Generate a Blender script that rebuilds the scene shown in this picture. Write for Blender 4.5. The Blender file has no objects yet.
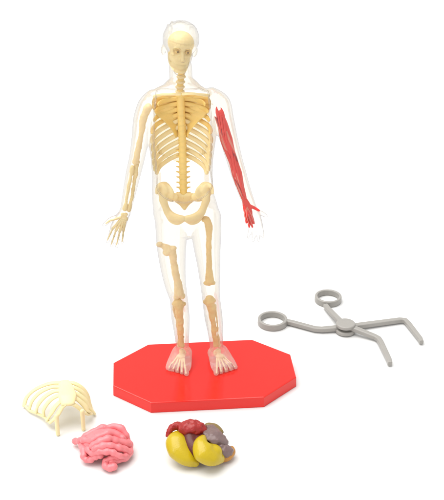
import bpy, bmesh, math, random
from mathutils import Vector, Matrix, noise
random.seed(4)
R = math.radians
S = bpy.context.scene
S.unit_settings.system = 'METRIC'
S.unit_settings.scale_length = 0.01            # one unit is one centimetre

# ------------------------------------------------------------------ camera
W0, H0, F0 = 444.0, 500.0, 1060.26
CP = Vector((1.050, -51.236, 35.222)); PITCH = R(27.555)
cam = bpy.data.cameras.new('camera'); cam.sensor_fit = 'VERTICAL'; cam.sensor_height = 24.0
cam.lens = F0 / H0 * 24.0; cam.clip_start = 1.0; cam.clip_end = 5000.0
co = bpy.data.objects.new('camera', cam); S.collection.objects.link(co)
co.location = CP; co.rotation_euler = (math.pi / 2 - PITCH, 0, 0)
S.camera = co

# ------------------------------------------------------------------ light
w = bpy.data.worlds.new('World'); S.world = w; w.use_nodes = True
bg = w.node_tree.nodes['Background']; bg.inputs[0].default_value = (1.0, 0.995, 0.985, 1); bg.inputs[1].default_value = 0.62
def softbox(name, loc, target, size, power, col=(1, 1, 1)):
    l = bpy.data.lights.new(name, 'AREA'); l.shape = 'SQUARE'; l.size = size; l.energy = power; l.color = col
    o = bpy.data.objects.new(name, l); S.collection.objects.link(o); o.location = loc
    o.rotation_euler = (Vector(target) - Vector(loc)).to_track_quat('-Z', 'Y').to_euler()
softbox('softbox', (-45, 25, 190), (0, 20, 0), 200, 430000, (1, 0.99, 0.975))
softbox('softbox', (-90, -70, 80), (0, 0, 5), 50, 26000)
S.view_settings.view_transform = 'Standard'; S.view_settings.look = 'None'
S.view_settings.exposure = 0.20; S.view_settings.gamma = 1.0
S.cycles.max_bounces = 14; S.cycles.transparent_max_bounces = 24; S.cycles.transmission_bounces = 10
S.cycles.caustics_refractive = True

# ------------------------------------------------------------------ helpers
FW = Vector((0, math.cos(PITCH), -math.sin(PITCH))); UP = Vector((0, math.sin(PITCH), math.cos(PITCH)))
def P(px, py, y=None, z=None):
    """point of the photograph on the upright plane at depth y or the level plane at height z"""
    d = FW + Vector((1, 0, 0)) * ((px - W0 / 2) / F0) - UP * ((py - H0 / 2) / F0)
    s = (y - CP.y) / d.y if y is not None else (z - CP.z) / d.z
    return CP + d * s
YF = 1.0                                       # depth of the figure's mid plane
def F(px, py, dy=0.0): return P(px, py, y=YF + dy)
PX = 0.0535                                    # centimetres to one photo pixel on the figure

def mat_plastic(name, col, rough=0.35, sss=0.0, vary=0.08, bump=0.0, scale=3.0, coat=0.0, spec=0.5):
    m = bpy.data.materials.new(name); m.use_nodes = True; nt = m.node_tree; b = nt.nodes['Principled BSDF']
    tc = nt.nodes.new('ShaderNodeTexCoord'); n = nt.nodes.new('ShaderNodeTexNoise')
    n.inputs['Scale'].default_value = scale; n.inputs['Detail'].default_value = 4
    nt.links.new(tc.outputs['Object'], n.inputs['Vector'])
    mx = nt.nodes.new('ShaderNodeMix'); mx.data_type = 'RGBA'
    mx.inputs[6].default_value = (*[min(1, c * (1 + vary)) for c in col], 1)
    mx.inputs[7].default_value = (*[c * (1 - vary) for c in col], 1)
    nt.links.new(n.outputs['Fac'], mx.inputs[0]); nt.links.new(mx.outputs[2], b.inputs['Base Color'])
    b.inputs['Roughness'].default_value = rough; b.inputs['IOR'].default_value = 1.47
    b.inputs['Specular IOR Level'].default_value = spec
    if sss:
        b.inputs['Subsurface Weight'].default_value = sss; b.inputs['Subsurface Radius'].default_value = (0.3, 0.2, 0.1)
        b.inputs['Subsurface Scale'].default_value = 0.6
    if coat: b.inputs['Coat Weight'].default_value = coat
    if bump:
        n2 = nt.nodes.new('ShaderNodeTexNoise'); n2.inputs['Scale'].default_value = scale * 5; n2.inputs['Detail'].default_value = 3
        nt.links.new(tc.outputs['Object'], n2.inputs['Vector'])
        bp = nt.nodes.new('ShaderNodeBump'); bp.inputs['Strength'].default_value = bump; bp.inputs['Distance'].default_value = 0.05
        nt.links.new(n2.outputs['Fac'], bp.inputs['Height']); nt.links.new(bp.outputs[0], b.inputs['Normal'])
    return m

def mat_clear(name, centre, edge, milk, milkcol, power=2.2, gloss=1.0, low=None):
    """thin clear plastic: light is dimmed more on the longer path near the outline, a little milk in the material"""
    m = bpy.data.materials.new(name); m.use_nodes = True; nt = m.node_tree
    for n in list(nt.nodes): nt.nodes.remove(n)
    out = nt.nodes.new('ShaderNodeOutputMaterial')
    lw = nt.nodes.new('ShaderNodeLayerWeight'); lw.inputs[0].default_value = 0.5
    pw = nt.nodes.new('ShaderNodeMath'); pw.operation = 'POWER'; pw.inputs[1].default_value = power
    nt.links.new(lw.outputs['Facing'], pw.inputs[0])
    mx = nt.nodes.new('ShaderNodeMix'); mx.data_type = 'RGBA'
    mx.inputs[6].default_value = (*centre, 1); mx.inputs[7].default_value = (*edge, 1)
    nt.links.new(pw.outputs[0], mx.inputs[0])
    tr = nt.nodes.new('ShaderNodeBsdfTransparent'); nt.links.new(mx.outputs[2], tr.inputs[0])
    df = nt.nodes.new('ShaderNodeBsdfDiffuse'); df.inputs[0].default_value = (*milkcol, 1)
    tl = nt.nodes.new('ShaderNodeBsdfTranslucent'); tl.inputs[0].default_value = (*milkcol, 1)
    md = nt.nodes.new('ShaderNodeMixShader'); md.inputs[0].default_value = 0.5
    nt.links.new(df.outputs[0], md.inputs[1]); nt.links.new(tl.outputs[0], md.inputs[2])
    m1 = nt.nodes.new('ShaderNodeMixShader'); m1.inputs[0].default_value = milk
    nt.links.new(tr.outputs[0], m1.inputs[1]); nt.links.new(md.outputs[0], m1.inputs[2])
    gl = nt.nodes.new('ShaderNodeBsdfGlossy'); gl.inputs['Roughness'].default_value = 0.07
    fr = nt.nodes.new('ShaderNodeFresnel'); fr.inputs[0].default_value = 1.45
    ml = nt.nodes.new('ShaderNodeMath'); ml.operation = 'MULTIPLY'; ml.inputs[1].default_value = gloss
    nt.links.new(fr.outputs[0], ml.inputs[0])
    m2 = nt.nodes.new('ShaderNodeMixShader'); nt.links.new(ml.outputs[0], m2.inputs[0])
    nt.links.new(m1.outputs[0], m2.inputs[1]); nt.links.new(gl.outputs[0], m2.inputs[2])
    nt.links.new(m2.outputs[0], out.inputs[0])
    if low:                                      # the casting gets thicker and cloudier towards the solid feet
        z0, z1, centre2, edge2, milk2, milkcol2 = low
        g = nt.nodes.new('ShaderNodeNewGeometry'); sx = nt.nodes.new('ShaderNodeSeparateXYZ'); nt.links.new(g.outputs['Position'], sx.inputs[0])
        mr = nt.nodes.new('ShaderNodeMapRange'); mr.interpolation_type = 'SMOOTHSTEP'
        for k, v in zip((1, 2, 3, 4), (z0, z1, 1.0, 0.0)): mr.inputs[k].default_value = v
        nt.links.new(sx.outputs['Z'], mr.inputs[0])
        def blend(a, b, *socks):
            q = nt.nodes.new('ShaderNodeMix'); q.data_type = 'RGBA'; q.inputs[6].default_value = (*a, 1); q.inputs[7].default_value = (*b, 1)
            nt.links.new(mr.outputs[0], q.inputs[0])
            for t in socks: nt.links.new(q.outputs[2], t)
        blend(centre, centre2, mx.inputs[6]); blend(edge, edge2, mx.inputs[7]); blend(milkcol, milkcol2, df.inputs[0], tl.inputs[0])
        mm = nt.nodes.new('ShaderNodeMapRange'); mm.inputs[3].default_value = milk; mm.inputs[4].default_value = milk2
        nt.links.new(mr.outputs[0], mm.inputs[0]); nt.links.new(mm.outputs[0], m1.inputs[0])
    return m

M = {}
M['floor'] = mat_plastic('white_sheet', (0.80, 0.80, 0.795), 0.7, vary=0.005, spec=0.1)
M['red'] = mat_plastic('red_plastic', (0.77, 0.022, 0.015), 0.14, vary=0.03, scale=0.6, spec=0.5)
nt = M['red'].node_tree; b = nt.nodes['Principled BSDF']      # faint handling marks in the gloss of the base
n = nt.nodes.new('ShaderNodeTexNoise'); n.inputs['Scale'].default_value = 1.3; n.inputs['Detail'].default_value = 8; n.inputs['Roughness'].default_value = 0.65
tc = nt.nodes.new('ShaderNodeTexCoord'); nt.links.new(tc.outputs['Object'], n.inputs['Vector'])
mr = nt.nodes.new('ShaderNodeMapRange'); mr.inputs[1].default_value = 0.35; mr.inputs[2].default_value = 0.7; mr.inputs[3].default_value = 0.08; mr.inputs[4].default_value = 0.22
nt.links.new(n.outputs['Fac'], mr.inputs[0]); nt.links.new(mr.outputs[0], b.inputs['Roughness'])
M['gold'] = mat_plastic('golden_bone_plastic', (0.90, 0.63, 0.21), 0.36, sss=0.25, vary=0.12, bump=0.25, scale=2.0)
M['goldlight'] = mat_plastic('light_bone_plastic', (0.90, 0.73, 0.40), 0.38, sss=0.25, vary=0.12, bump=0.25, scale=2.0)
M['tan'] = mat_plastic('tan_bone_plastic', (0.86, 0.63, 0.29), 0.42, sss=0.2, vary=0.14, bump=0.25, scale=2.0)
M['pale'] = mat_plastic('pale_bone_plastic', (0.92, 0.72, 0.42), 0.42, sss=0.25, vary=0.12, bump=0.2, scale=2.0)
M['dark'] = mat_plastic('dark_paint', (0.22, 0.14, 0.07), 0.5)
M['muscle'] = mat_plastic('red_muscle_plastic', (0.96, 0.055, 0.045), 0.24, vary=0.2, bump=0.3, scale=4.0)
M['musclepale'] = mat_plastic('pale_tendon_plastic', (0.86, 0.27, 0.21), 0.26, vary=0.15)
M['muscledark'] = mat_plastic('dark_muscle_plastic', (0.42, 0.03, 0.035), 0.4, vary=0.1)
M['ivory'] = mat_plastic('ivory_plastic', (0.84, 0.74, 0.42), 0.4, sss=0.3, vary=0.05, bump=0.1)
M['pink'] = mat_plastic('pink_plastic', (0.84, 0.225, 0.245), 0.28, vary=0.22, bump=0.3)
M['yellow'] = mat_plastic('yellow_plastic', (0.53, 0.385, 0.009), 0.24, vary=0.08, bump=0.2, scale=3)
M['heart'] = mat_plastic('dark_red_plastic', (0.36, 0.022, 0.02), 0.3, vary=0.2, bump=0.3, scale=4)
M['liver'] = mat_plastic('maroon_plastic', (0.10, 0.014, 0.010), 0.35, vary=0.2, bump=0.2)
M['mauve'] = mat_plastic('mauve_grey_plastic', (0.19, 0.125, 0.12), 0.3, vary=0.12, bump=0.2)
M['ochre'] = mat_plastic('ochre_plastic', (0.50, 0.22, 0.03), 0.35, vary=0.1, bump=0.2)
M['olive'] = mat_plastic('olive_plastic', (0.24, 0.17, 0.06), 0.35, vary=0.1)
M['grey'] = mat_plastic('grey_plastic', (0.35, 0.335, 0.31), 0.32, vary=0.05, bump=0.08, scale=3)
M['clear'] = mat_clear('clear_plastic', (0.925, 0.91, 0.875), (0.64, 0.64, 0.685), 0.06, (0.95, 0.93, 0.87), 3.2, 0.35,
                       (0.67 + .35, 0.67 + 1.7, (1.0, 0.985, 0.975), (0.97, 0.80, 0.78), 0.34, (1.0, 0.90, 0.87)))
M['clearfoot'] = mat_clear('thick_clear_plastic', (1.0, 0.985, 0.975), (0.96, 0.78, 0.76), 0.38, (1.0, 0.93, 0.90), 2.6, 0.6)
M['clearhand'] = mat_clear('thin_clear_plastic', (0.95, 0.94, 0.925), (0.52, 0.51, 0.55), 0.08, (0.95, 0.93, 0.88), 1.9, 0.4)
M['panel'] = mat_clear('cream_clear_plastic', (0.97, 0.945, 0.87), (0.93, 0.88, 0.76), 0.12, (0.98, 0.92, 0.75), 2.0, 0.3)

def setp(o, label=None, cat=None, kind=None, group=None):
    if label: o['label'] = label
    if cat: o['category'] = cat
    if kind: o['kind'] = kind
    if group: o['group'] = group
    return o
def link(name, me, mats, parent=None, smooth=True):
    o = bpy.data.objects.new(name, me); S.collection.objects.link(o)
    for m in (mats if isinstance(mats, (list, tuple)) else [mats]): me.materials.append(M[m])
    if smooth: me.polygons.foreach_set('use_smooth', [True] * len(me.polygons))
    if parent:
        o.parent = parent
        p = parent; off = Vector((0, 0, 0))
        while p: off += p.location; p = p.parent
        o.location = -off                       # meshes are written in scene centimetres
    return o
def empty(name, loc, label, cat):
    o = bpy.data.objects.new(name, None); S.collection.objects.link(o); o.location = loc
    return setp(o, label, cat)

def add_loft(bm, rings, n=20):
    """rings: (centre, u vector, v vector) -> closed tube"""
    prev = None; first = None
    for c, u, v in rings:
        vs = [bm.verts.new(c + u * math.cos(2 * math.pi * k / n) + v * math.sin(2 * math.pi * k / n)) for k in range(n)]
        if prev:
            for k in range(n): bm.faces.new((prev[k], prev[(k + 1) % n], vs[(k + 1) % n], vs[k]))
        else: first = vs
        prev = vs
    bm.faces.new(list(reversed(first))); bm.faces.new(prev)
def frames(pts, ref):
    out = []
    for i, p in enumerate(pts):
        t = (pts[min(i + 1, len(pts) - 1)] - pts[max(i - 1, 0)]).normalized()
        s = t.cross(ref)
        if s.length < 1e-3: s = t.cross(Vector((1, 0, 0.01)))
        s.normalize(); d = s.cross(t).normalized(); out.append((t, s, d))
    return out
def spline(pts, vals, k):
    """Catmull-Rom through points with values (tuples)"""
    P_, V_ = [], []; n = len(pts)
    for i in range(n - 1):
        p0, p1, p2, p3 = pts[max(i - 1, 0)], pts[i], pts[i + 1], pts[min(i + 2, n - 1)]
        for j in range(k):
            t = j / k
            P_.append(0.5 * ((2 * p1) + (p2 - p0) * t + (2 * p0 - 5 * p1 + 4 * p2 - p3) * t * t + (3 * p1 - p0 - 3 * p2 + p3) * t ** 3))
            V_.append(tuple(a + (b - a) * t for a, b in zip(vals[i], vals[i + 1])))
    P_.append(pts[-1].copy()); V_.append(tuple(vals[-1]))
    return P_, V_
def add_tube(bm, pts, rad, ref=Vector((0, 1, 0)), n=14, k=4, caps=True):
    """pts: Vectors; rad: a number, or per-point (r) or (side, depth)"""
    pts = [Vector(p) for p in pts]
    if not isinstance(rad, (list, tuple)): rad = [rad] * len(pts)
    rad = [(r, r) if not isinstance(r, (list, tuple)) else r for r in rad]
    if k > 1 and len(pts) > 2: pts, rad = spline(pts, rad, k)
    fr = frames(pts, ref); rings = []
    def ring(p, f, a, b): rings.append((p, f[1] * a, f[2] * b))
    if caps:
        for q in (0.05, 0.5, 0.85):
            h = math.sqrt(1 - q * q); ring(pts[0] - fr[0][0] * (min(rad[0]) * h), fr[0], rad[0][0] * q, rad[0][1] * q)
    for p, f, r in zip(pts, fr, rad): ring(p, f, *r)
    if caps:
        for q in (0.85, 0.5, 0.05):
            h = math.sqrt(1 - q * q); ring(pts[-1] + fr[-1][0] * (min(rad[-1]) * h), fr[-1], rad[-1][0] * q, rad[-1][1] * q)
    add_loft(bm, rings, n)
def add_ell(bm, c, r, rot=None, seg=20):
    m = Matrix.Translation(Vector(c)) @ (rot.to_4x4() if rot else Matrix.Identity(4)) @ Matrix.Diagonal((*r, 1))
    bmesh.ops.create_uvsphere(bm, u_segments=seg, v_segments=seg // 2 + 2, radius=1.0, matrix=m)
def rot(ax=0, ay=0, az=0):
    from mathutils import Euler
    return Euler((R(ax), R(ay), R(az))).to_matrix()
def mesh_of(bm, name):
    bmesh.ops.recalc_face_normals(bm, faces=bm.faces)
    me = bpy.data.meshes.new(name); bm.to_mesh(me); bm.free(); return me
def plain(name, bm, mats, parent=None, smooth=True): return link(name, mesh_of(bm, name), mats, parent, smooth)
def fused_mesh(name, bm, voxel, it=4, fac=0.5):
    """weld overlapping volumes into one continuous skin"""
    me = mesh_of(bm, name); t = bpy.data.objects.new('weld', me); S.collection.objects.link(t)
    r = t.modifiers.new('r', 'REMESH'); r.mode = 'VOXEL'; r.voxel_size = voxel
    if it:
        s = t.modifiers.new('s', 'SMOOTH'); s.iterations = it; s.factor = fac
    dg = bpy.context.evaluated_depsgraph_get(); dg.update()
    out = bpy.data.meshes.new_from_object(t.evaluated_get(dg)); out.name = name
    bpy.data.objects.remove(t); bpy.data.meshes.remove(me)
    return out
def fused(name, bm, mats, parent=None, voxel=0.05, it=4, disp=None):
    me = fused_mesh(name, bm, voxel, it)
    if disp:
        for v in me.vertices: v.co = disp(v.co.copy(), v.normal.copy())
    return link(name, me, mats, parent)

# ------------------------------------------------------------------ floor
bm = bmesh.new(); bmesh.ops.create_grid(bm, x_segments=2, y_segments=2, size=600)
setp(plain('floor', bm, 'floor', smooth=False), kind='structure')

# ------------------------------------------------------------------ red octagonal base
BT = 0.668
def octagon(inset):
    W, D, cx, cy, yaw = 10.48 - 2 * inset, 6.05 - 2 * inset, 2.09 - inset * 0.45, 1.834 - inset * 0.45, 0.0853
    a, d = W / 2, D / 2
    pts = [(-a, d - cy), (-a + cx, d), (a - cx, d), (a, d - cy), (a, -d + cy), (a - cx, -d), (-a + cx, -d), (-a, -d + cy)]
    c, s = math.cos(yaw), math.sin(yaw)
    return [(x * c - y * s, x * s + y * c) for x, y in pts]
bm = bmesh.new(); prev = None
for inset, z in ((0.02, 0.0), (0.0, 0.03), (0.02, BT - 0.045), (0.035, BT - 0.015), (0.075, BT)):
    vs = [bm.verts.new((x, y, z)) for x, y in octagon(inset)]
    if prev:
        for k in range(8): bm.faces.new((prev[k], prev[(k + 1) % 8], vs[(k + 1) % 8], vs[k]))
    else: bm.faces.new(vs)
    prev = vs
bm.faces.new(prev)
base = plain('display_base', bm, 'red', smooth=False)
setp(base, 'flat glossy red eight-sided plastic base under the clear figure', 'display base')

# ------------------------------------------------------------------ the clear figure
fig = empty('anatomy_model', (-0.7, YF, BT), 'clear plastic human figure with golden bones and one red arm, standing on red base', 'anatomy model')

# --- shell
bm = bmesh.new()
Yv = Vector((0, 1, 0))
def limb(rows, k=4, n=24):
    """rows: px, py, half width in px, half depth in cm, depth offset"""
    add_tube(bm, [F(a, b, e) for a, b, c, d, e in rows], [(c * PX, d) for a, b, c, d, e in rows], n=n, k=k)
limb([(181.3, 79, 11.5, .5, .15), (181.5, 86, 19, .6, .15), (181.5, 93, 32, .74, .15), (182, 100, 40, .9, .1), (182, 108, 41, 1.1, 0), (182, 122, 36, 1.22, 0), (182, 140, 33.5, 1.22, 0),
      (182, 160, 31, 1.12, 0), (182.5, 178, 30.5, 1.08, 0), (183, 195, 31.5, 1.12, .05), (185.5, 210, 33.5, 1.2, .1), (187, 219, 33, 1.15, .1)])
limb([(171, 216, 17, 1.1, .1), (171.5, 230, 16.5, 1.08, .05), (171.5, 245, 15.6, 1.0, 0), (172.5, 262, 13.8, .92, 0), (175, 282, 11.6, .78, -.05), (178.5, 297, 9.6, .68, -.05),
      (179.6, 306, 9.8, .68, 0), (180.6, 318, 9.9, .72, .08), (181.6, 330, 8.6, .64, .08), (182.3, 343, 7.2, .54, .05), (182.2, 353, 7.2, .56, .05)])
limb([(204.5, 216, 17, 1.1, .1), (206, 230, 16, 1.08, .05), (207, 245, 14.4, 1.0, 0), (208.5, 262, 12.4, .92, 0), (210, 282, 10.6, .78, -.05), (211, 297, 9.6, .68, -.05),
      (212.1, 306, 9.8, .68, 0), (213.6, 318, 9.8, .72, .08), (215.2, 330, 8.6, .64, .08), (216.4, 343, 7.4, .54, .05), (216.9, 353, 7.4, .56, .05)])
limb([(154, 99, 10, .5, .1), (148.5, 107, 11.2, .72, .05), (143.5, 120, 10.2, .68, 0), (140.5, 138, 8.8, .6, 0), (137, 158, 7.9, .52, 0), (133.5, 173, 7.7, .5, -.05),
      (129.5, 192, 6.8, .42, -.1), (126.3, 207, 5.8, .33, -.15), (124.5, 214, 6.0, .28, -.15)])
limb([(211, 97, 10, .5, .1), (219, 105, 12, .72, .05), (223.5, 120, 10.4, .68, 0), (228.5, 138, 9.0, .6, 0), (234, 158, 8.2, .52, 0), (238.5, 173, 7.8, .5, -.05),
      (244, 190, 7.0, .42, -.1), (249.5, 204, 6.0, .33, -.15), (252, 211, 6.0, .28, -.15)])
# neck
add_tube(bm, [F(181, 96, .25), F(181, 84, .2), F(180.5, 66, .1)], [(.75, .6), (.6, .56), (.6, .56)], n=24)
# head, written upright round its own centre then turned a little to the right
HC = F(180.2, 46, 0.05)
HR = rot(0, 8, 13)
def H(x, y, z):
    if z < 0: z *= 1.14
    return HC + HR @ Vector((x, y, z))
def hell(b, c, r, rr=None): add_ell(b, H(*c), r, HR if rr is None else HR @ rr)
hell(bm, (0, .12, .30), (.80, .96, .92)); hell(bm, (0, -.22, -.35), (.64, .66, .86)); hell(bm, (0, -.60, -.98), (.33, .28, .24))
hell(bm, (0, .02, .36), (.94, 1.04, .94), rot(-18))                     # cap of hair
for i in range(34):                                                   # combed locks
    a = i / 26 * math.pi * 2; x = .86 * math.cos(a) * .8; y = .1 + .95 * math.sin(a) * .8
    hell(bm, (x * .92, y, .72 - .35 * (a > math.pi) * 0 + .12 * math.sin(i * 2.3)), (.12, .3, .22), rot(20 * math.sin(i), 30 * x, 0))
for s in (-1, 1):
    hell(bm, (s * .80, .10, -.22), (.15, .22, .32), rot(10, 0, s * 18))  # ears
    hell(bm, (s * .30, -.74, .08), (.24, .12, .06))                      # brows
    hell(bm, (s * .29, -.71, -.13), (.16, .12, .09))                     # eyes
    hell(bm, (s * .09, -.93, -.44), (.07, .08, .06))                     # nostrils
    hell(bm, (s * .36, -.50, -.42), (.22, .22, .18))                     # cheeks
add_tube(bm, [H(0, -.78, .05), H(0, -.90, -.2), H(0, -1.02, -.42)], [.08, .09, .11], n=10)
hell(bm, (0, -.80, -.68), (.22, .12, .05)); hell(bm, (0, -.79, -.77), (.19, .11, .05))
# hands: palm, four fingers, thumb; palms face the viewer, thumbs outward
def hand(b, palm, fingers, thumb, fr, y0=-.18):
    add_tube(b, [F(p[0], p[1], y0) for p in palm], [(p[2] * PX, p[3]) for p in palm], n=18)
    for (x0, p0, x1, p1, sc) in fingers:
        xm, pm = x0 * .5 + x1 * .5, p0 * .5 + p1 * .5
        add_tube(b, [F(x0, p0, y0), F(xm + .3, pm, y0 - .04), F(x1, p1, y0 - .16)], [fr * sc, fr * .93 * sc, fr * .75 * sc], n=10)
    add_tube(b, [F(*thumb[0], y0), F(*thumb[1], y0 - .08), F(*thumb[2], y0 - .15)], [fr * 1.5, fr * 1.25, fr * .9], n=10)
LF = [(111.8, 229, 107.6, 242, 1), (115, 231, 111.5, 246, 1), (118.8, 232, 116.6, 246.8, 1), (122.6, 231, 122.2, 243.5, .9)]
LT = [(118.5, 217), (110, 220), (104, 225)]
hand(bm, [(124.6, 213, 5.8, .27), (121, 220, 7.2, .27), (117.6, 228, 7.8, .24), (117, 232, 7.2, .2)], LF, LT, .115)
RF = [(260.6, 225, 262.8, 236.5, 1), (257.4, 227.5, 258.4, 240.5, 1), (253.6, 228, 253, 241, 1), (250.2, 226.5, 248.2, 237.5, .9)]
RT = [(256, 212.5), (261, 213), (266, 216)]
hand(bm, [(251.6, 209, 5.8, .27), (254, 217, 7.2, .27), (255.6, 225, 7.6, .24), (255.6, 228.5, 7, .2)], RF, RT, .115)
# feet
def foot_axes(ank, toe_l, toe_r):
    a = Vector((F(*ank).x, YF + .35, BT)); tl = P(*toe_l, z=BT); tr = P(*toe_r, z=BT); return a, tl, tr
FEET = [foot_axes((183, 350), (165.6, 369.5), (188.5, 377.5)), foot_axes((216, 350), (214.3, 377), (238.6, 369))]
def foot(b, a, tl, tr, sc=1.0, toes=True):
    tip = (tl + tr) / 2; ax = (tip - a); ln = ax.length; ax.normalize(); side = Vector((0, 0, 1)).cross(ax).normalized(); up = Vector((0, 0, 1))
    hw = (tr - tl).length / 2
    rings = []
    for t, wd, h in ((-.06, .22, .5), (0, .42, .86), (.15, .47, 1.02), (.3, .50, .94), (.45, .54, .76), (.6, .58, .58), (.75, .6, .43), (.88, .58, .36), (.96, .53, .30)):
        h *= sc; wd = wd * sc * hw / .62
        rings.append((a + ax * ln * t + up * (h / 2 + (1 - sc) * .1), side * wd, up * (h / 2)))
    add_loft(b, rings, 18)
    if toes:
        for i in range(5):
            q = (i + .5) / 5; e = tl.lerp(tr, q); big = (i == 4) if tl.x < -0 and tip.x < a.x else (i == 0)
            r = .165 if big else .14
            s = a + (e - a) * .72 + up * .17; e = e - ax * .1 + up * (r - .01)
            add_tube(b, [s, (s + e) / 2 + up * .05, e], [r * .95, r, r], n=10)
for f in FEET: foot(bm, *f)
me = fused_mesh('clear_body', bm, 0.045, 5)

# cut the front opening of the trunk, relax its edge, give the shell a wall
OPEN = [(156, 95), (164, 92.5), (181, 92), (199, 92.5), (208, 95), (211, 115), (211.5, 140), (210, 170), (212.5, 190), (206, 196.5), (196, 199.5), (185, 200.5), (173, 199.5), (163, 196.5), (157, 190), (156, 168), (153.5, 140), (154, 115)]
def inside(x, y, poly):
    c = False; j = len(poly) - 1
    for i in range(len(poly)):
        xi, yi = poly[i]; xj, yj = poly[j]
        if (yi > y) != (yj > y) and x < (xj - xi) * (y - yi) / (yj - yi) + xi: c = not c
        j = i
    return c
OPW = [(F(x, y, -.8).x, F(x, y, -.8).z) for x, y in OPEN]
b2 = bmesh.new(); b2.from_mesh(me)
kill = [f for f in b2.faces if f.calc_center_median().y < YF - .1 and inside(f.calc_center_median().x, f.calc_center_median().z, OPW)]
bmesh.ops.delete(b2, geom=kill, context='FACES')
b2.verts.ensure_lookup_table()
for _ in range(14):
    new = {}
    for v in b2.verts:
        be = [e for e in v.link_edges if e.is_boundary]
        if len(be) == 2: new[v] = v.co * .5 + (be[0].other_vert(v).co + be[1].other_vert(v).co) * .25
    for v, c in new.items(): v.co = c
for f in b2.faces:
    f.smooth = True
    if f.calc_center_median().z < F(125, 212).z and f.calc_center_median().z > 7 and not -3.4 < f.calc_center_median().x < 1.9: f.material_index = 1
b2.to_mesh(me); b2.free()
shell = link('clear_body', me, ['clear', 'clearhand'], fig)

bnd = {}
for e in me.edges: bnd[e.key] = 0
for p in me.polygons:
    for k in p.edge_keys: bnd[k] += 1
nb = {}
for (a, b), c in bnd.items():
    if c == 1: nb.setdefault(a, []).append(b); nb.setdefault(b, []).append(a)
st = next(iter(nb)); lp = [st]; pv = None
while True:
    nx_ = [q for q in nb[lp[-1]] if q != pv]
    pv = lp[-1]
    if not nx_ or nx_[0] == st or len(lp) > 4000: break
    lp.append(nx_[0])
lp = [me.vertices[i].co.copy() for i in lp][::3]; lp.append(lp[0].copy())
bm = bmesh.new(); add_tube(bm, lp, .045, n=8, k=1, caps=False); plain('opening_rim', bm, 'clearhand', fig)

# --- skull, jaw, eyes
def sk_disp(c, n):
    l = HR.transposed() @ (c - HC)
    for s in (-1, 1):
        d = (Vector((l.x - s * .26, (l.y + .6) * .5, l.z + .12)) / 1.0).length
        if d < .21: c = c + HR @ Vector((0, 1, 0)) * (.16 * (1 - (d / .21) ** 2))
    if l.y < -.2 and abs(l.z - .27) < .03: c = c + HR @ Vector((0, .03, 0))
    return c
bm = bmesh.new()
hell(bm, (.02, .0, .16), (.68, .76, .60)); hell(bm, (.02, -.22, -.18), (.58, .48, .56)); hell(bm, (.02, -.38, -.52), (.44, .34, .36)); hell(bm, (.02, -.12, -.45), (.56, .40, .5)); add_tube(bm, [H(.02, -.62, -.05), H(.02, -.72, -.25), H(.02, -.76, -.40)], [.07, .09, .12], n=10)
for s in (-1, 1): hell(bm, (s * .40, -.40, -.28), (.14, .22, .09)); hell(bm, (s * .26 + .02, -.62, .06), (.24, .1, .06))
skull = fused('skull', bm, 'goldlight', fig, .035, 4, sk_disp)
bm = bmesh.new()
add_tube(bm, [H(-.5, .05, -.35), H(-.44, -.1, -.75), H(-.22, -.52, -.98), H(.02, -.64, -1.02), H(.26, -.52, -.98), H(.48, -.1, -.75), H(.54, .05, -.35)], [(.08, .14)] * 7)
hell(bm, (.02, -.5, -.8), (.3, .18, .2)); hell(bm, (.02, -.28, -.72), (.44, .36, .30)); hell(bm, (.02, .0, -.75), (.3, .3, .4))
fused('jaw', bm, 'goldlight', fig, .035, 4)
for s in (-1, 1):
    bm = bmesh.new(); hell(bm, (s * .26 + .02, -.56, -.13), (.12, .07, .075)); e = plain('eye', bm, 'tan', skull)
    bm = bmesh.new(); hell(bm, (s * .26 + .04, -.625, -.13), (.045, .02, .05)); plain('pupil', bm, 'dark', skull)
    bm = bmesh.new(); add_tube(bm, [H(s * .1 + .02, -.66, .0), H(s * .26 + .02, -.70, .05), H(s * .42 + .02, -.60, -.02)], [.02, .03, .015], n=8); plain('eyebrow', bm, 'tan', skull)

# --- spine
spine_px = [(181.5, 74, .05), (180.3, 84, .15), (180, 90, .25), (180.5, 100, .55), (181.5, 120, .75), (182.5, 145, .75), (183, 170, .6), (183.5, 196, .55)]
bm = bmesh.new(); add_tube(bm, [F(*p) for p in spine_px], [(.17, .15)] * 3 + [(.205, .19)] * 5, n=12); spine = plain('spine', bm, 'gold', fig)
sp, _ = spline([F(*p) for p in spine_px], [(0,)] * 8, 40)
tot = [0.0]
for a, b in zip(sp, sp[1:]): tot.append(tot[-1] + (b - a).length)
nv = 24
for i in range(nv):
    L = tot[-1] * (i + .5) / nv; j = min(range(len(tot)), key=lambda q: abs(tot[q] - L)); c = sp[j]
    r = .26 if i < 5 else .215 + .002 * i
    bm = bmesh.new(); add_ell(bm, c, (r, .2, .115 if i < 7 else .135), seg=14)
    for s in ((-1, 1) if i > 14 else ()): add_tube(bm, [c + Vector((s * r * .6, .05, 0)), c + Vector((s * (r + (.05 if i < 15 else .10)), .10, .02))], [.06, .045], n=8)
    fused('vertebra', bm, 'pale' if i < 4 else 'gold', spine, .035, 3)

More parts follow.
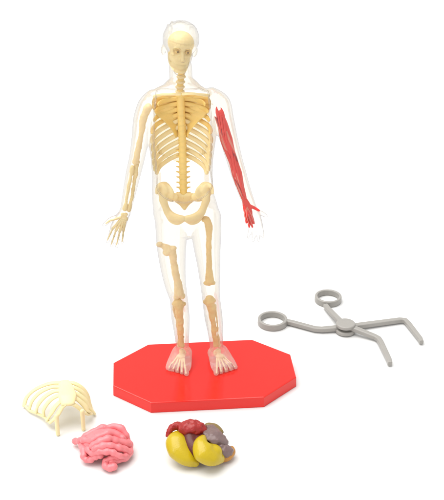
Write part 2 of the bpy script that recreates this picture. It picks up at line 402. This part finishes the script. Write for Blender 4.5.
# --- ribs: back half of the cage, upper ribs joined by a plate
def rib_path(s, py0, out, drop, fwd):
    a = F(181.8, py0, .85)
    o = PX * out
    return [a + Vector((s * .15, .05, 0)), a + Vector((s * o * .5, .12, -.02 - drop * .32)), a + Vector((s * o * .86, -.15, -drop * .66)), a + Vector((s * o * .99, -.50, -drop * .86)), a + Vector((s * o, -.78 - fwd * .5, -drop * 1.0))]
ribs = [(99, 23, .15, 0), (104, 26, .3, .1), (109.5, 27.5, .5, .15), (115, 28.5, .7, .15), (121, 29, .9, .15), (127.5, 28.5, 1.0, .1), (134.5, 28, 1.05, 0), (141.5, 27.5, 1.05, -.1), (148.5, 26.5, 1.0, -.2), (155, 25, .85, -.4)]
for s in (-1, 1):
    for i, (py0, out, drop, fwd) in enumerate(ribs):
        bm = bmesh.new(); pts = rib_path(s, py0, out, drop, fwd)[:4 if i < 3 else 5]
        add_tube(bm, pts, [(.125, .06)] * (len(pts) - 1) + [(.09, .05)], n=10, k=6)
        plain('rib', bm, 'gold' if i < 4 else 'goldlight', fig)
# chest plate behind the upper ribs
bm = bmesh.new(); grid = []
for iy in range(15):
    py = 95 + iy * 3.0; row = []
    hw = [26, 28.5, 29.5, 29.5, 29, 27.5, 25.5, 22.5, 19, 16, 13, 10.5, 8.5, 7, 6][iy]
    for ix in range(25):
        t = ix / 12 - 1; c = F(181.5 + t * hw, py, 0.75)
        c.y += .27 - .42 * t * t + .05 * math.sin(iy * 2.1 + abs(t) * 3); row.append(c)
    grid.append(row)
va = [[bm.verts.new(c) for c in r] for r in grid]; vb = [[bm.verts.new(c + Vector((0, .1, 0))) for c in r] for r in grid]
ny, nx = 15, 25
for i in range(ny - 1):
    for j in range(nx - 1):
        bm.faces.new((va[i][j], va[i][j + 1], va[i + 1][j + 1], va[i + 1][j])); bm.faces.new((vb[i][j], vb[i + 1][j], vb[i + 1][j + 1], vb[i][j + 1]))
edge = [(0, j) for j in range(nx)] + [(i, nx - 1) for i in range(1, ny)] + [(ny - 1, j) for j in range(nx - 2, -1, -1)] + [(i, 0) for i in range(ny - 2, 0, -1)]
for a, b in zip(edge, edge[1:] + edge[:1]): bm.faces.new((va[a[0]][a[1]], vb[a[0]][a[1]], vb[b[0]][b[1]], va[b[0]][b[1]]))
plain('chest_plate', bm, 'gold', fig)
bm = bmesh.new(); va = []
for iy in range(12):
    va.append([bm.verts.new(F(182 + (ix / 12 - 1) * (27.5 - max(0, iy - 8) * 1.5), 104 + iy * (5.2 - .7 * abs(ix / 12 - 1) ** 2), 1.26 - .62 * (ix / 12 - 1) ** 2)) for ix in range(25)])
for i in range(11):
    for j in range(24): bm.faces.new((va[i][j], va[i][j + 1], va[i + 1][j + 1], va[i + 1][j]))
plain('back_panel', bm, 'panel', fig).modifiers.new('wall', 'SOLIDIFY').thickness = 0.05
for pts in ([(180, 94, -.3), (171, 94.2, -.42), (163, 94.5, -.2), (155, 96.5, .1)], [(183, 94, -.3), (192, 93.6, -.42), (200, 94.5, -.2), (208.5, 95.5, .1)]):
    bm = bmesh.new(); add_tube(bm, [F(*p) for p in pts], [.085, .07, .07, .1], n=10); plain('clavicle', bm, 'goldlight', fig)

# --- pelvis
for s, c, col in ((-1, 184.3, 'goldlight'), (1, 185.0, 'goldlight')):
    bm = bmesh.new()
    def q(dx, py, dy): return F(c + s * dx, py, dy)
    add_ell(bm, q(19, 191.5, .12), (.56, .13, .54), rot(10, s * 32, s * 30)); add_ell(bm, q(13, 197, .3), (.42, .15, .30), rot(10, s * 20, s * 20)); add_ell(bm, q(22, 189, .0), (.36, .16, .40), rot(8, s * 10, s * 30))
    add_ell(bm, q(21.5, 198, -.05), (.20, .20, .44), rot(0, s * 14, 0))
    add_tube(bm, [q(13.5, 189, .35), q(19, 183.6, .15), q(26, 186, -.15), q(27.5, 193, -.35)], [.10, .12, .12, .10], n=10)
    add_tube(bm, [q(21.5, 199, -.1), q(18.8, 207, -.1), q(15.5, 213.5, -.2), q(8.5, 217.6, -.42), q(1.0, 219, -.5)], [(.24, .16), (.2, .16), (.24, .17), (.23, .16), (.2, .15)], n=12)
    add_tube(bm, [q(16.5, 214, -.1), q(13, 220, -.1), q(7, 222.8, -.3), q(2, 220.5, -.45)], [.17, .16, .14, .13], n=10)
    add_tube(bm, [q(20, 196, .2), q(11, 197, .55), q(5, 199, .6)], [.2, .2, .18], n=10)
    fused('hip_bone', bm, col, fig, .05, 6)
bm = bmesh.new(); add_tube(bm, [F(184, 195, .5), F(184.2, 201, .6), F(184.4, 205, .62), F(184.5, 209, .5)], [(.70, .16), (.56, .15), (.28, .12), (.10, .08)], n=14)
fused('sacrum', bm, 'goldlight', fig, .05, 4)

# --- left arm (in the picture): bones
def bone(name, pts, rad, mat='goldlight', ends=None):
    bm = bmesh.new(); add_tube(bm, [F(*p) for p in pts], rad, n=12)
    for e in (ends or []): add_ell(bm, F(*e[0]), e[1], seg=14)
    return fused(name, bm, mat, fig, .04, 4, lambda c, n: c + n * (.06 * noise.noise(c * 2.6) + .02 * noise.noise(c * 8)))
bone('humerus', [(147, 109, 0), (143.5, 120, 0), (140.5, 138, 0), (136.8, 156, 0), (135.3, 162, 0)], [.24, .18, .16, .16, .19], 'pale', [((148, 107.5, 0), (.22, .22, .22)), ((133.8, 161.5, 0), (.12, .14, .13)), ((137.8, 162.2, 0), (.12, .14, .13))])
bone('radius', [(132.6, 167, -.05), (129.8, 182, -.1), (127.2, 196, -.12), (124.8, 209, -.15)], [.13, .10, .095, .13], 'goldlight')
bone('ulna', [(136.4, 164.5, .1), (134.6, 180, .05), (132, 196, 0), (128.8, 210, -.1)], [.16, .11, .10, .11], 'goldlight')
bm = bmesh.new()
for x, y in ((122.6, 214.5), (126, 214.5), (120.8, 218.5), (124.2, 218.5), (126.5, 219)): add_ell(bm, F(x, y, -.18), (.12, .09, .12), seg=12)
lc = fused('wrist_bones', bm, 'goldlight', fig, .04, 3)
for (x0, p0, x1, p1, sc) in LF:
    bm = bmesh.new(); s = F(122.5 + (x0 - 117) * .45, 220.5, -.18); a = F(x0 + 1, p0 - .5, -.18); e = F(x1, p1 - 2, -.30); m = a.lerp(e, .45)
    add_tube(bm, [s, s.lerp(a, .5), a], [.10, .075, .085], n=8); add_tube(bm, [a, a.lerp(m, .5), m], [.065, .045, .055], n=8); add_tube(bm, [m, e], [.045, .03], n=8)
    plain('finger_bone', bm, 'goldlight', fig)
bm = bmesh.new(); add_tube(bm, [F(120.5, 217.5, -.2), F(113, 219.8, -.25), F(110, 220.6, -.27), F(106, 223.4, -.3)], [.08, .055, .06, .035], n=8); plain('finger_bone', bm, 'goldlight', fig)

# --- right arm (in the picture): red muscle
arm_c = [(219.5, 113, 0), (222.5, 124, 0), (226.5, 140, 0), (230, 152, 0), (233.5, 162, 0), (237, 174, -.05), (240.5, 187, -.1), (244.3, 199, -.15)]
bm = bmesh.new()
add_tube(bm, [F(*p) for p in arm_c], [(.16, .15), (.28, .25), (.34, .30), (.28, .24), (.25, .23), (.29, .25), (.21, .18), (.15, .13)], n=16)
add_tube(bm, [F(216.4, 106.5, -.1), F(217.4, 113, -.12), F(221.5, 126, -.1)], [.03, .1, .13], n=10)
add_tube(bm, [F(220.8, 107.5, 0), F(222.8, 114, -.05), F(224, 126, 0)], [.03, .1, .13], n=10)
muscle = fused('arm_muscle', bm, 'muscle', fig, .04, 4)
random.seed(11)
for i in range(34):                                                   # separate muscle bellies and tendons along the arm
    t0 = random.uniform(0, .72) if i > 3 else i * .2; u = random.uniform(-.75, .75); ln = random.uniform(.22, .34)
    sp2, _ = spline([F(*p) for p in arm_c], [(0,)] * 8, 8); nn = len(sp2) - 1; pts = []
    for k in range(5):
        j = min(nn, int((t0 + ln * k / 4) * nn)); wdt = .32 - .12 * (t0 + ln * k / 4)
        uu = u + (.5 if i % 2 else -.5) * (k / 4 - .5)
        pts.append(sp2[j] + Vector((uu * wdt, -wdt * math.sqrt(max(.1, 1 - uu * uu)) * .95, uu * .05)))
    bm = bmesh.new(); add_tube(bm, pts, [.02, .05, .06, .05, .015], n=8)
    plain('muscle_strand', bm, ['muscle', 'musclepale', 'muscle', 'musclepale', 'muscledark'][i % 5] if i % 2 else 'muscle', muscle)
bm = bmesh.new()
MF = [(250.6, 213.5, 254, 223.5, 1), (248.6, 215, 252.4, 227, 1), (246.4, 215, 249.2, 227, 1), (244.6, 213.5, 246.2, 223, .9)]
hand(bm, [(244.6, 199.5, 2.6, .13), (246.4, 205, 4.2, .17), (248, 212, 4.6, .16), (248.4, 215.5, 4.2, .13)], MF, [(248, 205.5), (253.5, 207.5), (259, 210.6)], .075, -.2)
hm = fused('muscle_hand', bm, 'muscle', fig, .03, 3)
for (x0, p0, x1, p1, sc) in MF:
    bm = bmesh.new(); add_tube(bm, [F(247.2, 207, -.37), F(x0, p0, -.33), F(x1, p1 - 2, -.40)], [.02, .024, .018], n=6); plain('tendon', bm, 'musclepale', hm)

# --- legs: bones
bone('femur', [(162, 246, 0), (168, 248.5, 0), (172, 252, 0), (174.2, 265, 0), (177, 280, 0), (179, 293, 0)], [.16, .23, .22, .19, .22, .30], 'pale', [((159.6, 244.5, 0), (.2, .2, .17)), ((166.5, 252.5, -.05), (.24, .2, .2)), ((172.5, 248, 0), (.24, .2, .16)), ((176.4, 297, 0), (.2, .22, .18)), ((182.5, 296, 0), (.2, .22, .18))])
bone('tibia', [(178, 303, -.05), (179, 308, -.05), (180, 320, 0), (181, 334, 0), (181.6, 345, 0)], [.32, .27, .20, .16, .18], 'tan', [((174.3, 303.5, 0), (.16, .18, .12)), ((183, 304, 0), (.16, .18, .13))])
bone('fibula', [(173.6, 306, .1), (176.4, 320, .12), (178.4, 335, .12), (178.6, 346, .1)], [.1, .06, .06, .1], 'pale')
bone('femur', [(207.5, 220, 0), (209, 230, 0), (209, 245, 0), (209.2, 257, 0), (209.2, 270, 0), (209.4, 281, 0)], [.2, .19, .165, .16, .19, .27], 'tan', [((205, 219, 0), (.2, .18, .15)), ((206, 283, 0), (.18, .2, .12)), ((213, 283, 0), (.18, .2, .12))])
bone('tibia', [(209.5, 300.5, -.05), (210.8, 307, -.05), (213, 320, 0), (214.6, 334, 0), (215.8, 345, 0)], [.30, .24, .17, .14, .17], 'tan', [((205.4, 301.5, 0), (.17, .18, .13)), ((213, 300.8, 0), (.16, .18, .13))])
bone('fibula', [(215, 306, .1), (217, 320, .12), (218, 335, .12), (219, 346, .1)], [.09, .055, .055, .1], 'pale')
for a, tl, tr in FEET:
    tip = (tl + tr) / 2; up = Vector((0, 0, 1)); mid = a.lerp(tip, .42) + up * .40
    bm = bmesh.new(); add_ell(bm, a + up * .28 + (tip - a) * .02, (.2, .26, .2)); add_ell(bm, a.lerp(tip, .2) + up * .62, (.19, .22, .16)); add_ell(bm, a.lerp(tip, .38) + up * .46, (.27, .2, .15))
    fused('ankle_bones', bm, 'pale', fig, .045, 3)
    for i in range(5):
        e = tl.lerp(tr, (i + .5) / 5); s = mid + (tr - tl) * ((i + .5) / 5 - .5) * .36; k = s.lerp(e, .62) + up * .06; z = e - (e - a).normalized() * .16 + up * .12
        bm = bmesh.new(); add_tube(bm, [s, s.lerp(k, .5), k], [.07, .045, .07], n=8); add_tube(bm, [k, k.lerp(z, .5), z], [.06, .04, .06], n=8)
        plain('toe_bone', bm, 'pale', fig)
    for i in range(4):                                               # refraction of the red base between the toes, modelled as dark tubes
        e = tl.lerp(tr, (i + 1) / 5); s = mid + (tr - tl) * ((i + 1) / 5 - .5) * .5 - up * .12; d = (e - s)
        bm = bmesh.new(); add_tube(bm, [s + d * .70 + up * .27, s + d * .80 + up * .265, s + d * .93 + up * .24, s + d * 1.03 + up * .10], [.012, .026, .032, .02], n=6); plain('refraction_line', bm, 'muscledark', fig)

# ------------------------------------------------------------------ front rib cage lying on the floor
rc = empty('rib_cage_front', P(60, 418, z=0), 'pale ivory rib cage piece arching on two straight prongs, behind the pink coils', 'rib cage piece')
def G(px, py, h): return P(px, py, z=h - .22 * max(0.0, 1 - h / .8))
bm = bmesh.new()
add_tube(bm, [G(64, 381.5, 1.25), G(66, 388, 1.55), G(67.5, 396, 1.65), G(68, 404, 1.5)], [(.30, .1), (.42, .14), (.50, .15), (.36, .12)], ref=Vector((0, 0, 1)), n=14)
plain('breastbone', bm, 'ivory', rc)
LR = [([(63, 383, 1.3), (50, 383.5, 1.35), (36, 389, 1.0), (27, 397, .6), (24, 406, .3)], .11),
      ([(63, 387, 1.5), (52, 387, 1.5), (40, 392.5, 1.2), (32, 401, .75), (29.5, 410, .3)], .11),
      ([(64, 391, 1.6), (55, 391, 1.55), (45, 396.5, 1.25), (38, 405, .8), (36.5, 413, .35)], .115),
      ([(65, 395.5, 1.65), (58, 395.5, 1.6), (50, 400.5, 1.3), (44, 409, .8), (44, 416.5, .4)], .12),
      ([(66, 400, 1.6), (61.5, 401, 1.5), (55.5, 406.5, 1.2), (51, 413.5, .85), (47, 420.5, .45)], .12),
      ([(66, 404, 1.5), (63, 406.5, 1.35), (60, 411, 1.1), (56, 417, .8), (50, 422.5, .5)], .12)]
RR = [([(66, 383, 1.3), (73, 383, 1.35), (81, 387, 1.1), (86.5, 394, .7), (89, 402, .3)], .11),
      ([(68, 388, 1.5), (75, 388, 1.5), (83, 393, 1.15), (88, 401, .7), (91, 409, .3)], .11),
      ([(69, 393, 1.6), (76, 393.5, 1.5), (84, 399, 1.15), (89.5, 407, .7), (94.5, 413.5, .3)], .115),
      ([(70, 398, 1.6), (76, 398.5, 1.5), (83, 404, 1.15), (88.5, 411, .75), (91, 414, .45)], .12),
      ([(70, 403, 1.5), (74, 404.5, 1.4), (79.5, 408.5, 1.1), (84, 412.5, .8), (88, 414.5, .55)], .12)]
for pts, r in LR + RR:
    r *= 1.35; bm = bmesh.new(); add_tube(bm, [G(*p) for p in pts], [(r, r * .5)] * 4 + [(r * .8, r * .5)], ref=Vector((-.1, -.1, 1)), n=10, k=5); plain('rib', bm, 'ivory', rc)
for pts in ([(24.5, 405, .3), (30, 410.5, .32), (37, 413.5, .35), (44, 417, .4), (49, 422, .45)], [(89, 402, .3), (91.3, 408.5, .3), (94.5, 413.5, .3)]):
    bm = bmesh.new(); add_tube(bm, [G(*p) for p in pts], .08, n=8); plain('rib_margin', bm, 'ivory', rc)
for px, py in ((58, 434), (83.6, 429)):
    b = P(px, py, z=0.10); bm = bmesh.new(); add_tube(bm, [b, b + Vector((0, 0, .6)), b + Vector((0, .04, 1.15))], [.11, .12, .13], n=10); plain('prong', bm, 'ivory', rc)

# ------------------------------------------------------------------ pink intestine
it = empty('intestine', P(104, 452, z=0), 'pink coiled plastic intestine piece lying in front of the ivory rib cage piece', 'intestine piece')
bm = bmesh.new(); add_ell(bm, P(105, 442, z=.62), (1.2, .95, .6)); fused('core', bm, 'pink', it, .06, 3)
coils = [[(75, 440.5, .35), (81, 440, .55), (88, 436, .8), (98, 429, 1.05), (110, 427, 1.05), (121, 430, .95), (127, 436, .7)],
         [(84, 441, .8), (92, 441, 1.0), (101, 436, 1.2), (111, 433, 1.2), (122, 437, 1.0)],
         [(92, 446, 1.0), (100, 442.5, 1.2), (110, 439, 1.25), (118, 441, 1.1), (128, 443, .7)],
         [(95, 449, 1.0), (103, 446, 1.15), (113, 445, 1.15), (121, 448, .9), (127, 451, .6)],
         [(88, 449, .7), (93, 452.5, .75), (101, 451, .95), (110, 451, 1.0), (118, 455, .8), (124, 456, .5)],
         [(83, 445, .5), (84, 451, .5), (84.5, 457, .45), (89, 460, .35), (95, 457, .5), (101, 456, .65)],
         [(86, 455, .3), (91, 459, .3), (99, 455, .4)],
         [(127, 437, .6), (130, 444, .5), (127.5, 453, .4), (121, 459, .35), (113, 462, .35)],
         [(118, 457, .6), (112, 458, .55), (106, 462, .35), (107, 467, .25), (114, 467.5, .25)]]
for c in coils:
    bm = bmesh.new(); pts, _ = spline([P(a, b, z=h) for a, b, h in c], [(0,)] * len(c), 6)
    pts = [p + .12 * noise.noise_vector(p * 1.5) for p in pts]; add_tube(bm, pts, [.19 + .022 * math.sin(i * 1.3) + .05 * noise.noise(p * 2) for i, p in enumerate(pts)], ref=Vector((0.1, 0.2, 1)), n=12, k=1); plain('coil', bm, 'pink', it)

# ------------------------------------------------------------------ organ cluster
og = empty('organ_set', P(205, 452, z=0), 'plastic organ cluster, two yellow lobes with dark red and mauve pieces, before red base', 'organ model')
def organ(name, prims, mat, disp=None, voxel=.05):
    bm = bmesh.new()
    for kind, *a in prims:
        if kind == 'e': add_ell(bm, P(a[0], a[1], z=a[2]), a[3], rot(*a[4]) if len(a) > 4 else None)
        else: add_tube(bm, [P(x, y, z=h) for x, y, h in a[0]], a[1], ref=Vector((0, 0, 1)), n=32, k=10)
    return fused(name, bm, mat, og, voxel, 9, disp)
organ('lung', [('t', [(178, 437, .95), (176.5, 442, 1.0), (180, 450, .8), (187.5, 458, .55), (195, 462.5, .35)], [(.36, .36), (.58, .5), (.66, .5), (.5, .4), (.25, .25)])], 'yellow')
organ('lung', [('t', [(203, 439, 1.25), (201, 445, 1.2), (204.5, 452, 1.0), (211, 456.5, .75), (219, 458, .5)], [(.22, .25), (.42, .42), (.66, .5), (.62, .45), (.35, .3)]), ('e', 211, 452, .85, (.6, .5, .42))], 'yellow')
organ('heart', [('e', 190.5, 428, 1.45, (.68, .5, .42)), ('t', [(183, 428, 1.3), (176, 425.5, 1.4), (170.5, 430, 1.3), (168.5, 436, 1.0)], [.28, .2, .18, .14]), ('t', [(199, 428, 1.45), (203, 431, 1.3)], [.35, .25])], 'heart',
      lambda c, n: c + n * (.07 * noise.noise(c * 4) + .03 * noise.noise(c * 11)))
organ('liver', [('t', [(193, 434, 1.05), (190, 441, 1.0), (194, 449, .85), (199, 457, .6)], [.5, .45, .4, .3]), ('e', 200, 445, .75, (.9, .75, .6)), ('e', 203, 438, .8, (.9, .8, .6))], 'liver')
bm = bmesh.new()
for x, y, h in ((203, 426, 1.25), (213, 424.5, 1.35), (222, 432, 1.35), (229.5, 441.5, .95), (228, 447, .8), (214, 445, 1.15), (206, 440, 1.4), (203, 433, 1.45), (212, 433, 1.6), (219, 440, 1.4), (206, 430, .6), (225, 440, .4), (213, 440, .5)): bm.verts.new(P(x, y, z=h))
bmesh.ops.convex_hull(bm, input=bm.verts)
fused('stomach', bm, 'mauve', og, .05, 3, lambda c, n: c + n * (.05 * noise.noise(c * 2.5) + .02 * noise.noise(c * 7)))
organ('bowel', [('t', [(218, 447, .8), (223, 451, .65), (228, 451, .6)], [.35, .4, .3])], 'mauve', lambda c, n: c + n * .06 * noise.noise(c * 5))
organ('bowel', [('t', [(222, 458, .3), (227, 456, .35), (231, 452, .4), (231.5, 449, .45)], [.25, .28, .25, .18])], 'ochre')
organ('spleen', [('t', [(208, 426.5, .9), (215, 428, .8), (221, 432, .7)], [.22, .24, .16])], 'olive')

# ------------------------------------------------------------------ grey forceps
fo = empty('forceps', P(345, 327, z=0), 'grey plastic ring-handled forceps with bent tips, opened on the white surface behind the base', 'forceps')
def ring_mesh(c, ro, ri, h, n=48):
    bm = bmesh.new(); prof = [(ri, .05), (ri, h - .05), (ri + .04, h), (ro - .04, h), (ro, h - .05), (ro, .05), (ro - .04, 0), (ri + .04, 0)]
    loops = [[bm.verts.new(c + Vector((r * math.cos(2 * math.pi * k / n), r * math.sin(2 * math.pi * k / n), z))) for k in range(n)] for r, z in prof]
    for a, b in zip(loops, loops[1:] + loops[:1]):
        for k in range(n): bm.faces.new((a[k], a[(k + 1) % n], b[(k + 1) % n], b[k]))
    return bm
def bar(bm, pts, wd, h):
    """square bar along points with rounded edges"""
    fr = frames(pts, Vector((0, 0, 1))); prev = None
    for i, (p, (t, s, d)) in enumerate(zip(pts, fr)):
        k = wd[i]; q = .05
        sec = [(-k, -h + q), (-k, h - q), (-k + q, h), (k - q, h), (k, h - q), (k, -h + q), (k - q, -h), (-k + q, -h)]
        vs = [bm.verts.new(p + s * a + d * b) for a, b in sec]
        if prev:
            for j in range(8): bm.faces.new((prev[j], prev[(j + 1) % 8], vs[(j + 1) % 8], vs[j]))
        else: bm.faces.new(vs)
        prev = vs
    bm.faces.new(prev)
Z1, Z2 = .22, .34
arm = [P(286, 321.5, z=Z1), P(292, 322.8, z=Z1), P(315, 329, z=Z1), P(322, 329.5, z=Z1), P(345, 327.5, z=Z1 + .05), P(400, 320.2, z=Z1), P(405, 320.6, z=Z1), P(408, 323.5, z=Z1), P(420, 339, z=Z1), P(421.5, 342.5, z=Z1)]
bm = bmesh.new(); bar(bm, arm, [.16, .17, .17, .18, .2, .17, .17, .17, .15, .13], .15); a1 = plain('arm', bm, 'grey', fo, smooth=False)
plain('finger_ring', ring_mesh(P(272.5, 323.8, z=0), .94, .74, .42), 'grey', a1)
arm = [P(325.5, 305.5, z=Z2 - .1), P(328, 309, z=Z2 - .08), P(341, 322.5, z=Z2 + .1), P(347, 326.5, z=Z2 + .14), P(355, 329, z=Z2 + .08), P(375, 337, z=Z2 - .1), P(378.5, 339, z=Z2 - .1), P(380.5, 342, z=Z2 - .1), P(389, 360, z=Z2 - .12), P(390, 364, z=Z2 - .12)]
bm = bmesh.new(); bar(bm, arm, [.16, .16, .2, .22, .2, .17, .17, .17, .15, .13], .15); a2 = plain('arm', bm, 'grey', fo, smooth=False)
plain('finger_ring', ring_mesh(P(328, 301, z=0), .88, .69, .42), 'grey', a2)
for nm, r, z0, z1 in (('pivot_disc', .62, .04, .30), ('pivot_disc', .60, .46, .70)):
    c = P(345.5, 327.6, z=.35); bm = bmesh.new(); rings = []
    for rr, z in ((r - .06, z0), (r, z0 + .04), (r, z1 - .05), (r - .06, z1)): rings.append((Vector((c.x, c.y, z)), Vector((rr, 0, 0)), Vector((0, rr, 0))))
    add_loft(bm, rings, 40); plain(nm, bm, 'grey', fo, smooth=False)
# polished edges on the straight-sided plastic
for o in list(S.objects):
    if o.type == 'MESH' and o.name.split('.')[0] in ('arm', 'finger_ring', 'pivot_disc', 'pivot_pin'):
        for p in o.data.polygons: p.use_smooth = True
        bv = o.modifiers.new('edge', 'BEVEL'); bv.width = .03; bv.segments = 2; bv.limit_method = 'ANGLE'; bv.angle_limit = R(30)
        o.modifiers.new('wn', 'WEIGHTED_NORMAL')
